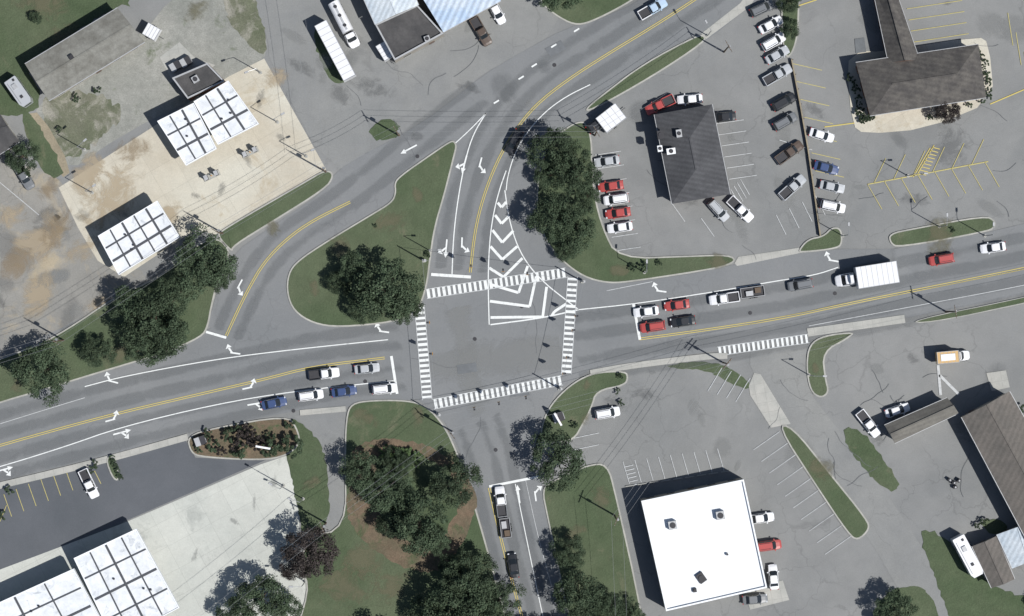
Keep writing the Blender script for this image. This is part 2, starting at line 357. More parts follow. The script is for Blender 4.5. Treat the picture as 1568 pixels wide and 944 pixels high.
# ---------------- markings
YL=dict(k='yellow',double=True)
mainY=[(-200,740),(0,683),(100,655),(200,629),(300,606),(400,583),(480,562),(590,549)]
line(mainY,**YL)
rY=[(980,520),(1090,505),(1200,488),(1290,468),(1400,446),(1570,412),(1770,368)]
line(rY,**YL); 
nY=[(1200,-90),(1065,0),(1000,42),(930,84),(868,124),(820,162),(786,205),(760,252),(740,305),(728,355),(721,418)]
line(nY,**YL)
slY=[(537,310),(480,338),(440,366),(405,402),(380,445),(362,482),(347,515)]
line(slY,**YL)
sY=[(750,748),(764,810),(782,880),(800,945),(850,1110)]
line(sY,**YL)
def wl(pts,w=.18,k='white',**a): line(pts,w,k,**a)
wl([(130,593),(190,577),(330,551),(450,536),(595,521)])
wl([(-200,772),(0,716),(100,685),(185,655),(330,620),(450,600),(604,584)])
wl([(0,650),(90,622),(130,610)],.12,'whitew')
wl([(887,475),(975,466),(1100,447),(1190,431),(1250,422),(1285,410)])
wl([(930,446),(1000,432)],.12,'whitew')
wl([(1240,500),(1400,470),(1570,438),(1770,395)],.12,'whitew')
wl([(745,174),(722,198),(698,220)]); wl([(745,174),(726,205),(714,242),(702,305),(695,365),(693,421)],.2)
wl([(905,130),(868,148),(835,172),(806,205),(788,238),(778,272),(776,292)])
wl([(776,262),(766,290),(757,325),(751,365),(748,425),(750,498)],.2)
wl([(774,292),(780,335),(793,378),(812,410),(838,437),(865,458),(887,475)],.2)
wl([(752,498),(830,488),(887,475)],.25)
for a in [(888,44),(853,68),(823,98),(803,117),(765,154)]:
    wl([a,(a[0]-8,a[1]+5)],.3)
wl([(790,742),(808,830),(832,945),(870,1110)],.16); wl([(806,737),(824,820),(846,900)],.1,'whitew')
# stop bars
for a,b,w in [((661,421),(722,425),.55),((600,546),(609,604),.5),((971,466),(981,521),.5),((750,746),(826,731),.45),((316,509),(347,518),.45)]:
    line([a,b],w,'white',z=.146)
# chevrons
for q in [[(763,311),(769,318),(776,310)],[(759,330),(769,343),(781,331)],[(755,353),(770,372),(787,354)],[(752,378),(770,398),(793,378)],[(750,411),(772,425),(801,396)],[(751,436),(795,449),(809,408)],[(751,462),(812,470),(822,424)],[(752,487),(832,486),(838,440)],[(846,484),(850,478),(868,466)]]:
    b=MB(); p=wpts(q); 
    for i in range(2):
        strip(b,[p[i],p[i+1]],.5,.148+.004*i,'white')
    put(b.mesh('hatching_marking'),'hatching_marking')
# ladder crosswalks
def ladder(a,b,n,bl,bw,name='crosswalk'):
    A=Vector(W(*a)[:2]);B=Vector(W(*b)[:2]);t=(B-A);L=t.length;t.normalize();nn=Vector((-t.y,t.x)); m=MB()
    for i in range(n):
        c=A+t*(L*(i+.5)/n); ww=bw*random.uniform(.85,1.1)
        p=[c-t*ww/2-nn*bl/2,c+t*ww/2-nn*bl/2,c+t*ww/2+nn*bl/2,c-t*ww/2+nn*bl/2]
        m.add([(q.x,q.y,.157) for q in p],[(0,1,2,3)],'white')
    for s in (-1,1):
        strip(m,[(A.x+nn.x*s*bl/2,A.y+nn.y*s*bl/2),(B.x+nn.x*s*bl/2,B.y+nn.y*s*bl/2)],.13,.161,'whitew')
    put(m.mesh(name),name)
ladder((653,451),(868,418),27,1.75,.55)
ladder((878,424),(868,574),18,1.8,.5)
ladder((643,468),(655,613),18,1.8,.5)
ladder((664,620),(862,583),25,1.8,.55)
ladder((1100,539),(1240,519),19,1.6,.45)
# arrows
def arrow(cx,cy,ang,kinds='s',sc=1.0):
    m=MB(); m.add([(-1.5,-.13,0),(.2,-.13,0),(.2,.13,0),(-1.5,.13,0)],[(0,1,2,3)],'white')
    if 's' in kinds: m.add([(.2,-.13,.0),(.7,-.13,0),(.7,.13,0),(.2,.13,0),(.7,-.42,0),(1.6,0,0),(.7,.42,0)],[(0,1,2,3),(4,5,6)],'white')
    for k,s in (('l',1),('r',-1)):
        if k in kinds:
            m.add([(-.2,.131*s,0),(.2,.131*s,0),(.75,.7*s,0),(.45,.85*s,0),(1.05,.45*s,0),(.85,1.35*s,0),(.1,1.0*s,0)],[(0,1,2,3),(4,5,6)],'white')
    x,y,_=W(cx,cy); put(m.mesh('lane_arrow'),'lane_arrow',(x,y,.15),math.radians(ang),(sc,sc,1))
for a in [(712,252,-105,'sr'),(735,255,-105,'l'),(684,381,-95,'sr'),(708,378,-92,'l'),(627,229,208,'s'),(1008,446,172,'r'),(1272,399,170,'r'),(583,508,172,'r'),(355,541,172,'r'),(168,584,165,'r'),(385,594,12,'l'),(175,643,15,'l'),(393,619,10,'sr'),(187,663,15,'sr'),(6,720,15,'sr'),(795,758,98,'s'),(820,755,98,'r'),(365,441,-118,'l')]:
    arrow(*a,sc=1.1)
# parking stalls
def stalls(p0,p1,n,vec,k='whitew',w=.12,name='parking_line'):
    m=MB()
    for i in range(n):
        t=i/max(1,n-1); x=p0[0]+(p1[0]-p0[0])*t; y=p0[1]+(p1[1]-p0[1])*t
        strip(m,wpts([(x,y),(x+vec[0],y+vec[1])]),w,.126,k)
    put(m.mesh(name),name)
stalls((1216,98),(1250,262),7,(44,10),'yelloww'); stalls((1390,14),(1400,65),4,(85,-13),'yelloww'); stalls((1222,10),(1226,10),1,(30,-10),'yellow',.2)
stalls((1518,160),(1518,160),1,(70,-30),'yellow',.2); stalls((1264,195),(1264,195),1,(46,-6),'yellow',.2)
stalls((1330,283),(1510,249),8,(22,38),'yelloww'); stalls((1340,281),(1490,252),6,(18,-38),'yelloww'); stalls((1330,283),(1330,283),1,(185,-35),'yelloww',.2)
stalls((1406,268),(1400,272),2,(26,-45),'yellow',.15); m_=[stalls((1408+i*2.6,266-i*5),(1408+i*2.6,266-i*5),1,(12,3),'yellow',.15) for i in range(9)]
stalls((1545,20),(1570,80),3,(8,50),'yelloww')
stalls((1098,190),(1118,275),6,(42,-6)); stalls((912,238),(942,385),8,(40,-6)); stalls((1030,312),(1075,335),2,(20,28)); stalls((1120,290),(1135,275),4,(14,24))
stalls((1195,215),(1262,240),1,(50,15)); stalls((1190,330),(1250,300),4,(15,30)); 
stalls((965,742),(1110,722),9,(-10,-34)); stalls((958,716),(966,745),6,(13,-3),'whitew',.15)
stalls((1155,690),(1265,850),10,(40,-28)); stalls((1085,600),(1128,616),4,(22,-36)); stalls((880,672),(880,690),2,(38,-8))
stalls((18,792),(112,752),6,(-12,-34),'yelloww'); stalls((0,800),(0,800),1,(10,-25),'yelloww'); stalls((155,742),(175,730),2,(-10,-20),'yelloww')
stalls((0,280),(60,330),3,(-30,-25),'whitew')
stalls((1440,575),(1440,575),1,(30,30),'whitew',.5); stalls((1438,560),(1438,560),1,(4,46),'whitew',.5)
# ---------------- wear
lanesL=[(-200,740),(0,683),(100,655),(200,629),(300,606),(400,583),(480,562),(620,545)]
for o in (-2.2,-5.6,2.0,5.4): wear(lanesL,2.6,'tire',off=o)
lr=[(880,535),(980,520),(1090,505),(1200,488),(1290,468),(1400,446),(1570,412),(1770,368)]
for o in (2.2,5.6,-2.2,-5.4): wear(lr,2.6,'tire',off=o)
for o in (2.2,-2.2,-5.5): wear(nY,2.6,'tire',off=o)
for o in (2,-2): wear([(740,140),(640,215),(537,300),(480,338),(440,366),(405,402),(380,445),(347,515)],2.4,'tire',off=o)
for o in (2,5,-2): wear([(720,650),(740,700)]+sY,2.4,'tire',off=o)
wear([(700,470),(710,540),(735,640)],6,'lite'); wear([(655,560),(760,550),(865,540)],8,'lite')
for _ in range(60):
    x,y=random.choice([(random.uniform(920,1240),random.uniform(160,380)),(random.uniform(1240,1570),random.uniform(0,330)),(random.uniform(1270,1570),random.uniform(510,800)),(random.uniform(920,1250),random.uniform(590,740)),(random.uniform(450,850),random.uniform(20,180)),(random.uniform(0,130),random.uniform(300,500))])
    r=random.uniform(8,45); blob(x,y,r,r*random.uniform(.3,.9),random.choice(['oil','lite','lite','tire']),rot=random.uniform(0,180))
for x,y,r,k in [(60,370,70,'tan'),(30,400,50,'brown'),(90,350,45,'brown'),(20,330,40,'tan'),(60,450,50,'tan'),(150,470,30,'tan'),(170,300,80,'tan'),(200,230,40,'brown'),(140,260,50,'tan'),(260,330,30,'tan'),(420,120,30,'tan'),(75,290,30,'brown'),(1070,915,30,'oil'),(640,210,15,'oil'),(130,380,40,'tan')]:
    blob(x,y,r,r*.6,k,rot=random.uniform(0,60))
for x,y,k in [(300,300,'oil'),(340,290,'oil'),(380,245,'oil'),(400,150,'oil'),(430,210,'oil'),(190,330,'oil'),(390,770,'oil'),(360,800,'oil'),(420,740,'oil'),(300,850,'oil')]:
    blob(x,y,random.uniform(10,22),random.uniform(4,9),k,rot=random.uniform(0,180))
for x,y,r in [(520,380,30),(600,340,35),(640,300,20),(480,440,20),(560,860,50),(530,900,60),(600,900,40),(690,700,20),(880,820,30),(920,760,25),(900,640,15),(1100,400,25),(950,415,20),(560,640,30),(640,640,25),(480,740,25),(1440,360,40),(300,20,30),(100,60,50),(60,0,60),(900,590,12),(1260,720,30),(1540,960,40),(30,580,30),(180,545,25),(420,350,20),(1250,565,12)]:
    blob(x,y,r,r*random.uniform(.4,.8),'bare',z=.30+.001*r/10,rot=random.uniform(0,180))
for _ in range(40):
    x,y=random.choice([(random.uniform(450,850),random.uniform(40,200)),(random.uniform(1270,1570),random.uniform(500,800)),(random.uniform(1250,1570),random.uniform(20,320)),(random.uniform(660,870),random.uniform(440,640)),(random.uniform(930,1240),random.uniform(180,380)),(random.uniform(1150,1350),random.uniform(560,800))])
    a=random.uniform(0,math.pi); p=[(x,y)]
    for i in range(random.randint(4,10)):
        a+=random.uniform(-.5,.5); p.append((p[-1][0]+8*math.cos(a),p[-1][1]+8*math.sin(a)))
    line(p,.07,'seal',z=.122,name='crack_seal')
for q in [[(835,75),(860,62),(868,75),(845,88)],[(700,560),(730,556),(732,570),(702,574)],[(1310,60),(1325,58),(1328,80),(1312,82)],[(780,600),(810,596),(812,606),(782,609)]]:
    flat('asphalt_patch',q,.123,'patch',0)
flat('concrete_pad',[(1512,572),(1542,568),(1548,594),(1520,600)],.123,'walk',0)
for x,y in [(728,520),(800,470),(560,585),(1150,480),(760,690),(850,100),(450,630),(1280,450),(640,240)]:
    m=MB(); X,Y,_=W(x,y); m.cyl((X,Y,.08),(X,Y,.129),.36,.36,'dark',16); put(m.mesh('manhole_cover'),'manhole_cover')

# ---------------- buildings
def building(name,quad,h,wall,roofk,kind='flat',rise=1.6,units=(),over=.4):
    p=[W(x,y,h)[:2] for x,y in quad]; 
    if area(p)<0: p=p[::-1]
    m=MB(); wp=inset(p,over) if kind!='flat' else p
    m.prism(wp,0,h-(.05 if kind!='flat' else 0),wall,roofk if kind=='flat' else wall)
    n=len(p)
    for i in range(n):
        a=Vector(wp[i]);b=Vector(wp[(i+1)%n]);L=(b-a).length
        if L<3: continue
        t=(b-a)/L; o=Vector((t.y,-t.x)); k=max(1,int(L/3.5)); ang=math.atan2(t.y,t.x)
        for j in range(k):
            c=a+t*(L*(j+.5)/k)+o*.02
            if j==k//2 and i%2==0: m.box(c.x,c.y,1.06,1.1,.1,2.1,'door',ang)
            else:
                m.box(c.x,c.y,1.6,1.5,.08,1.2,'glass',ang); m.box(c.x,c.y,.95,1.7,.16,.08,'walk',ang)
    if kind=='flat':
        q=inset(p,.28); m.ring(p,q,h+.001,h+.4,'unit' if roofk!='roofwhite' else 'roofwhite')
    else:
        if (Vector(p[1])-Vector(p[0])).length<(Vector(p[2])-Vector(p[1])).length: p=p[1:]+p[:1]
        A,B,Cc,D=[Vector(v) for v in p]; e1=(A+D)/2;e2=(B+Cc)/2
        if kind=='hip':
            d=(e2-e1); hw=min((A-D).length/2,d.length*.45); d.normalize(); e1=e1+d*hw;e2=e2-d*hw
        vs=[(v.x,v.y,h) for v in (A,B,Cc,D)]+[(e1.x,e1.y,h+rise),(e2.x,e2.y,h+rise)]
        m.add(vs,[(0,1,5,4),(2,3,4,5)],roofk); m.add(vs,[(3,0,4),(1,2,5)],roofk if kind=='hip' else wall); m.add(vs,[(3,2,1,0)],wall)
        d=(e2-e1); ang=math.atan2(d.y,d.x); c=(e1+e2)/2; m.box(c.x,c.y,h+rise+.02,d.length,.3,.08,roofk,ang)
        for a,b in ((A,B),(Cc,D)):
            c=(a+b)/2; dd=b-a; m.box(c.x,c.y,h-.06,dd.length,.14,.14,'unit',math.atan2(dd.y,dd.x))
    for (x,y,sx,sy,sz,k,rz) in units:
        X,Y,_=W(x,y,h); zz=h if kind=='flat' else h+rise*.55
        m.box(X,Y,zz+sz/2,sx,sy,sz,k,math.radians(rz)); m.cyl((X,Y,zz+sz),(X,Y,zz+sz+.12),min(sx,sy)*.36,min(sx,sy)*.36,'dark',12)
    put(m.mesh(name),name)
rnd=random.uniform
building('weathered_warehouse',[(38,98),(180,12),(222,65),(75,155)],4.2,'wall','weather','gable',.6,[(110,88,.8,.8,.6,'dark',30)])
building('station_store_building',[(264,120),(318,97),(345,125),(288,152)],3.6,'brick','rdark','flat',0,[(300,122,1.2,1.2,.7,'unit',30)])
building('commercial_building',[(575,38),(640,8),(680,52),(605,93)],4.5,'wall','rdark','flat',0,[(655,60,1,1,.8,'unit',20)])
building('metal_roof_building',[(540,-40),(610,-70),(642,8),(575,38)],5.2,'wall','rmetal','gable',1.0)
building('metal_roof_building',[(612,-60),(735,-90),(768,2),(680,50)],5.2,'wall','rblue','gable',1.0)
building('restaurant_building',[(1003,176),(1092,160),(1120,298),(1030,313)],3.8,'brick','shingle','hip',1.9,[(1040,206,1.0,1.4,1.0,'unit',8),(1028,233,1.6,1.1,.8,'roofwhite',8),(1011,229,.9,1.1,.9,'roofwhite',8),(1012,208,1.2,1.5,.9,'dark',8)])
building('bank_building',[(1312,96),(1500,68),(1512,150),(1334,178)],4.0,'brick','shinglebr','hip',1.9)
building('bank_entrance_wing',[(1335,-30),(1375,-10),(1410,92),(1362,97)],3.9,'brick','shinglebr','gable',1.7)
building('white_roof_store',[(983,768),(1140,735),(1176,901),(1021,937)],5.0,'wall','roofwhite','flat',0,[(1031,805,1.5,1.5,1.1,'unit',10),(1104,790,1.5,1.5,1.1,'unit',10),(1075,886,1.4,1.8,.5,'dark',35),(1065,905,.7,.7,.5,'dark',10),(1115,850,.4,.4,.6,'unit',10)])
building('storage_shed',[(1356,652),(1452,610),(1470,634),(1372,680)],3.4,'wall','rgrey','gable',1.1)
building('long_warehouse',[(1474,640),(1548,600),(1660,800),(1580,840)],4.6,'wall','rbrown','gable',1.5)
building('small_outbuilding',[(1490,838),(1528,822),(1556,888),(1520,902)],3.0,'wall','rbrown','gable',.9)
building('white_roof_shed',[(1528,820),(1590,795),(1600,850),(1552,872)],3.2,'wall','rmetal','gable',.9)
building('brown_roof_house',[(-70,160),(-2,172),(30,218),(-40,262)],4,'wall','rdark','gable',1.0)
flat('concrete_pad',[(1140,905),(1200,890),(1210,920),(1150,935)],.11,'walk',0)
flat('concrete_pad',[(1298,96),(1310,86),(1320,78),(1350,80),(1500,56),(1516,66),(1524,155),(1420,198),(1325,206),(1306,192)],.12,'conctan',1)
flat('concrete_pad',[(245,88),(275,65),(300,90),(330,100),(285,135),(262,120)],.045,'walk',0)
# canopies
def canopy(name,pieces,h,nx,ny,cols=True):
    m=MB()
    for qi,quad in enumerate(pieces):
        p=[Vector(W(x,y,h)[:2]) for x,y in quad]; hh=h+qi*.12
        m.prism([tuple(v) for v in p],hh-.9,hh,'roofwhite','canopy')
        q=inset([tuple(v) for v in p],.15); m.ring([tuple(v) for v in p],q,hh+.001,hh+.14,'roofwhite')
        A,B,Cc,D=p
        def L(u,v): return (A*(1-u)+B*u)*(1-v)+(D*(1-u)+Cc*u)*v
        for i in range(1,nx):
            a=L(i/nx,.02);b=L(i/nx,.98);c=(a+b)/2;d=b-a; m.box(c.x,c.y,hh+.05,d.length,.26 if i%2 else .4,.1,'seam',math.atan2(d.y,d.x))
        for j in range(1,ny):
            a=L(.02,j/ny);b=L(.98,j/ny);c=(a+b)/2;d=b-a; m.box(c.x,c.y,hh+.06,d.length,.26 if j%2 else .4,.14,'seam',math.atan2(d.y,d.x))
        for u in (.22,.78):
            for v in (.25,.75):
                c=L(u,v); m.box(c.x,c.y,(hh-.9)/2,.35,.35,hh-.9,'unit')
                m.box(c.x,c.y,.15,2.6,1.0,.18,'walk',.5); 
                for s in (-.8,.8): m.box(c.x+s,c.y+s*.55,.95,.5,.75,1.5,'unit',.5); m.box(c.x+s,c.y+s*.55,1.4,.52,.5,.4,'dark',.5)
        for _ in range(3):
            c=L(rnd(.2,.8),rnd(.2,.8)); m.box(c.x,c.y,hh+.2,.3,.3,.3,'dark')
    put(m.mesh(name),name)
canopy('gas_station_canopy',[[(241,186),(297,158),(332,228),(285,254)],[(297,156),(350,124),(397,190),(334,222)]],5.2,3,3)
canopy('gas_station_canopy',[[(150,362),(241,308),(276,364),(182,422)]],5.0,5,3)
canopy('gas_station_canopy',[[(113,856),(209,811),(275,932),(175,985)],[(-70,955),(113,872),(173,983),(-10,1075)]],5.2,4,4)
# ---------------- vehicles
paints={}
def paint(n):
    cols={'white':(.72,.73,.75,1),'silver':(.4,.42,.44,1),'gray':(.15,.16,.17,1),'black':(.018,.02,.024,1),'red':(.38,.06,.055,1),'blue':(.04,.07,.17,1),'brown':(.09,.065,.05,1),'lblue':(.4,.52,.65,1),'tan':(.4,.35,.26,1),'yellow':(.55,.36,.15,1)}
    if n not in paints:
        m,nt,b=newmat('car_paint_'+n); b.inputs['Base Color'].default_value=cols[n]; b.inputs['Roughness'].default_value=.38; b.inputs['Specular IOR Level'].default_value=.5
        b.inputs['Coat Weight'].default_value=.6; b.inputs['Coat Roughness'].default_value=.12
        paints[n]=m
    return paints[n]
M['lamp']=plain('headlamp_glass',(.6,.62,.65,1),.2); M['tail']=plain('tail_lamp',(.35,.02,.02,1),.3)
def loftbody(m,st,k):
    rows=[]
    for x,w,zt in st:
        rows.append([(x,-w*.93,.28),(x,-w,.5),(x,-w,zt*.8),(x,-w*.88,zt*.97),(x,-w*.4,zt*1.01),(x,w*.4,zt*1.01),(x,w*.88,zt*.97),(x,w,zt*.8),(x,w,.5),(x,w*.93,.28)])
    vs=[v for r in rows for v in r]; n=10; fs=[]
    for i in range(len(rows)-1):
        for j in range(n-1): fs.append((i*n+j,(i+1)*n+j,(i+1)*n+j+1,i*n+j+1))
        fs.append((i*n+n-1,(i+1)*n+n-1,(i+1)*n,i*n))
    fs.append(tuple(range(n))); fs.append(tuple(range((len(rows)-1)*n,len(rows)*n)))
    m.add(vs,fs,k)
def cabin(m,x0,x1,r0,r1,w,zb,zt,k):
    wb=w*.9; wr=w*.74
    def loop(a,b,ww,z,c=.18): return [(a,-ww+c,z),(a+c,-ww,z),(b-c*1.5,-ww,z),(b,-ww+c*2,z),(b,ww-c*2,z),(b-c*1.5,ww,z),(a+c,ww,z),(a,ww-c,z)]
    lo=loop(x0,x1,wb,zb);hi=loop(r0,r1,wr,zt-.07,.12);tp=loop(r0+.12,r1-.12,wr-.12,zt,.1)
    vs=lo+hi+tp
    m.add(vs,[(i,(i+1)%8,8+(i+1)%8,8+i) for i in range(8)],'glass')
    m.add(vs,[(8+i,8+(i+1)%8,16+(i+1)%8,16+i) for i in range(8)]+[tuple(range(16,24))],k)
    for s in (-1,1):
        for xb,xt in ((x0+.12,r0+.1),(x1-.15,r1-.1),((x0+x1)/2-.1,(r0+r1)/2-.1)):
            m.cyl((xb,s*wb*.985,zb),(xt,s*wr*.985,zt-.07),.05,.05,k,5)
def wheels(m,xs,w,r=.33):
    for x in xs:
        for s in (-1,1):
            m.cyl((x,s*(w-.2),r),(x,s*(w+.015),r),r,r,'rubber',14); m.cyl((x,s*(w+.01),r),(x,s*(w+.025),r),r*.6,r*.6,'metal',10)
cache={}
def vmesh(kind,col,col2=None):
    key=(kind,col,col2)
    if key in cache: return cache[key]
    m=MB(); k=paint(col)
    if kind=='sedan':
        loftbody(m,[(-2.35,.62,.72),(-2.22,.8,.93),(-1.7,.89,1.0),(-.6,.91,.97),(.7,.91,.97),(1.1,.9,.93),(1.9,.84,.82),(2.22,.7,.68),(2.33,.5,.6)],k)
        cabin(m,-1.8,1.15,-1.15,.35,.91,.94,1.43,k); wheels(m,(-1.4,1.4),.88); w=.9; hx=.95
    elif kind in('suv','van'):
        z=1.72 if kind=='suv' else 1.95
        loftbody(m,[(-2.3,.75,.9),(-2.22,.88,1.08),(-1.4,.94,1.1),(.8,.94,1.08),(1.2,.93,1.04),(2.0,.88,.95),(2.25,.76,.8),(2.34,.58,.66)],k)
        cabin(m,-2.2,1.3,-2.0,.6,.94,1.05,z,k); wheels(m,(-1.4,1.45),.92,.37); w=.93; hx=1.1
        for s in(-.5,.5): m.box(-.7,s,z+.04,2.0,.05,.05,'dark')
    elif kind=='pickup':
        loftbody(m,[(-.75,.9,1.05),(-.7,.96,1.12),(.6,.96,1.12),(1.3,.95,1.1),(2.3,.92,1.0),(2.65,.82,.85),(2.75,.64,.7)],k)
        cabin(m,-.7,1.4,-.5,.75,.95,1.08,1.78,k); wheels(m,(-1.75,1.75),.93,.4); w=.95; hx=1.2
        kb=paint(col2) if col2 else k
        m.box(-1.77,0,.62,2.0,1.5,.3,'dark'); 
        for s in(-1,1): m.box(-1.77,s*.87,.72,2.0,.16,.72,kb)
        m.box(-2.82,0,.72,.1,1.88,.72,kb); m.box(-2.95,0,.5,.14,1.8,.2,'metal')
    L=2.3 if kind!='pickup' else 2.7
    for s in(-1,1):
        m.box(L-.18,s*.62,.68,.2,.32,.14,'lamp'); m.box(-(L-.0) if kind!='pickup' else -2.83,s*.72,.85,.12,.25,.18,'tail'); m.box(hx-.05,s*(w+.1),1.0,.2,.22,.14,k)
    me=m.mesh(kind,False); cache[key]=me; return me
NM={'sedan':'car','suv':'suv','van':'van','pickup':'pickup_truck'}
def veh(x,y,ang,kind,col,parked=True,col2=None,sc=1.0):
    X,Y,_=W(x,y); me=vmesh(kind,col,col2)
    nm=('parked_' if parked else '')+NM[kind]
    put(me,nm,(X,Y,.1),math.radians(ang),(sc,sc*1.0,sc))
for a in [(563,565,6,'sedan','silver'),(477,606,8,'suv','white'),(528,600,8,'sedan','blue'),(590,596,6,'suv','white'),(421,618,12,'sedan','blue'),
 (788,218,-117,'suv','black'),(990,478,187,'sedan','white'),(1037,468,188,'sedan','red'),(1000,501,188,'suv','red'),(1046,493,188,'sedan','black'),
 (1226,437,190,'van','gray'),(1442,398,190,'suv','red'),(1521,380,188,'sedan','white'),(787,866,98,'sedan','black')]:
    veh(*a,parked=False)
veh(498,573,7,'pickup','white',False,'black'); veh(1109,458,188,'pickup','white',False); veh(768,768,97,'pickup','white',False,'gray'); veh(1001,14,30,'pickup','lblue',False,'white')
for a in [(762,20,-62,'sedan','white'),(738,50,-60,'pickup','brown'),(1011,162,205,'pickup','red'),(1057,153,185,'sedan','white'),(1108,180,185,'sedan','black'),(917,190,35,'suv','black'),
 (930,248,188,'sedan','silver'),(936,286,188,'sedan','red'),(944,306,188,'suv','white'),(947,327,188,'sedan','red'),(950,349,188,'sedan','white'),
 (1101,323,-48,'suv','silver'),(1135,322,-44,'pickup','white'),
 (1168,14,25,'suv','gray'),(1181,39,28,'sedan','white'),(1185,65,30,'suv','white'),(1191,85,30,'sedan','silver'),(1192,115,30,'pickup','silver'),(1201,157,30,'suv','black'),(1203,187,30,'suv','gray'),(1210,234,36,'pickup','brown'),(1215,287,42,'pickup','silver'),
 (1259,208,-17,'sedan','white'),(1266,258,-15,'sedan','blue'),(1275,287,-12,'sedan','silver'),(1276,317,-12,'suv','white'),
 (931,633,10,'suv','white'),(1167,794,8,'sedan','white'),(1178,836,8,'suv','red'),(1185,884,95,'sedan','white'),(1157,918,5,'sedan','gray'),
 (1331,650,-52,'pickup','white'),(1375,629,18,'sedan','white'),(138,742,-65,'pickup','white'),(38,270,-60,'pickup','gray')]:
    veh(*a)
def trailer(m,x0,x1,w,z0,z1,k,ribs=0):
    m.box((x0+x1)/2,0,(z0+z1)/2,x1-x0,w,z1-z0,k)
    m.ring([(x0,-w/2),(x1,-w/2),(x1,w/2),(x0,w/2)],[(x0+.08,-w/2+.08),(x1-.08,-w/2+.08),(x1-.08,w/2-.08),(x0+.08,w/2-.08)],z1+.001,z1+.04,'metal')
    for i in range(1,ribs): m.box(x0+(x1-x0)*i/ribs,0,z1+.015,.05,w-.2,.02,'metal')
def wh(m,xs,w,r=.48):
    for x in xs:
        for s in(-1,1): m.cyl((x,s*(w/2-.45),r),(x,s*(w/2),r),r,r,'rubber',14); m.cyl((x,s*(w/2),r),(x,s*(w/2+.02),r),r*.5,r*.5,'metal',10)
wp=paint('white')
def truckcab(m,x0,x1,w,z,k):
    loftbody(m,[(x0,w*.96/1,z*.62),(x0+.6,w,z*.62),(x1-.9,w*.98,z*.55),(x1-.2,w*.85,z*.45),(x1,w*.6,z*.4)],k); cabin(m,x0,x1-1.1,x0+.1,x1-1.7,w,z*.58,z,k)
m=MB(); trailer(m,-5.2,2.4,4.0,1.0,4.0,wp,8); truckcab(m,2.55,6.0,1.15,2.5,wp); m.box(0,0,.8,8,.9,.3,'dark'); wh(m,(-3.2,-2.1,4.9),2.4); m.box(3.2,0,3.0,.8,1.9,.7,wp,0,.7)
X,Y,_=W(1329,424); put(m.mesh('box_truck'),'box_truck',(X,Y,.1),math.radians(189))
m=MB(); trailer(m,-5.7,5.7,2.5,1.1,3.9,wp,10); wh(m,(-4.6,-3.4),2.4); m.box(3.4,.8,.55,.2,.2,1.1,'metal'); m.box(3.4,-.8,.55,.2,.2,1.1,'metal')
X,Y,_=W(516,81); put(m.mesh('semi_trailer'),'semi_trailer',(X,Y,.06),math.radians(-62))
m=MB(); m.cyl((-4.4,0,2.2),(1.6,0,2.2),1.1,1.1,wp,20); m.box(-.8,0,.9,7.6,1.0,.4,'dark'); truckcab(m,1.9,4.6,1.1,2.6,wp); wh(m,(-3.4,-2.3,3.7),2.3)
for x in(-3.4,-1.6,.4): m.cyl((x,0,3.2),(x,0,3.42),.32,.32,'dark',12)
m.box(-1.4,0,3.34,5.4,.35,.05,'unit')
X,Y,_=W(529,39); put(m.mesh('tanker_truck'),'tanker_truck',(X,Y,.06),math.radians(-63))
def smalltrailer(x,y,ang,l,w,h,k='white',nm='cargo_trailer'):
    m=MB(); trailer(m,-l/2,l/2,w,.6,h,paint(k),4); wh(m,(-.3,),w+.3,.33); m.box(l/2+.5,0,.5,1.1,.1,.1,'dark'); X,Y,_=W(x,y); put(m.mesh(nm),nm,(X,Y,.1),math.radians(ang))
smalltrailer(592,80,-58,3.2,2.3,2.5); smalltrailer(936,183,38,4.6,3.4,2.6); smalltrailer(235,51,-30,2.6,2.4,2.4)
def flatbed(x,y,ang,l=4.4,k='dark'):
    m=MB(); m.box(0,0,.7,l,1.9,.14,k); m.ring([(-l/2,-.95),(l/2,-.95),(l/2,.95),(-l/2,.95)],[(-l/2+.1,-.85),(l/2-.1,-.85),(l/2-.1,.85),(-l/2+.1,.85)],.775,1.1,'metal'); wh(m,(-.5,.3),2.3,.33); m.box(l/2+.7,0,.6,1.4,.12,.1,'dark')
    m.box(.6,.2,1.0,1.3,.9,.5,'unit'); m.box(-1,-.2,.95,1.1,1,.4,'wood'); X,Y,_=W(x,y); put(m.mesh('utility_trailer'),'utility_trailer',(X,Y,.1),math.radians(ang))
flatbed(1153,448,188); flatbed(775,809,97,3.6)
def rv(x,y,ang,l,k,nm='motorhome'):
    m=MB(); kk=paint(k); m.prism([(-l/2,-1.1),(-l/2+.2,-1.2),(l/2-.7,-1.2),(l/2,-.85),(l/2,.85),(l/2-.7,1.2),(-l/2+.2,1.2),(-l/2,1.1)],.45,3.0,kk,kk)
    m.box(l/2+.001,0,2.0,.06,1.5,.8,'glass'); 
    for s in(-1,1):
        for t in(-.3,0,.25): m.box(l*t,s*1.205,2.0,.9,.05,.6,'glass')
    m.box(-l*.2,0,3.12,1.0,.8,.24,'unit'); m.box(l*.2,0,3.1,.5,.5,.2,'dark'); m.box(-l*.4,.5,3.08,.4,.4,.16,'dark'); m.box(0,-.8,3.05,l*.8,.08,.1,'metal')
    wh(m,(-l*.28,l*.32),2.35,.42); X,Y,_=W(x,y); put(m.mesh(nm),nm,(X,Y,.1),math.radians(ang))
rv(1480,851,-62,8,'white'); rv(33,143,-55,5.6,'silver','travel_trailer')
m=MB(); trailer(m,-2.7,1.3,2.2,.9,2.9,paint('yellow'),6); truckcab(m,1.4,3.6,.95,2.2,wp); wh(m,(-1.6,2.7),2.1,.4); m.box(-.7,0,2.96,2.6,1.2,.06,'roofwhite')
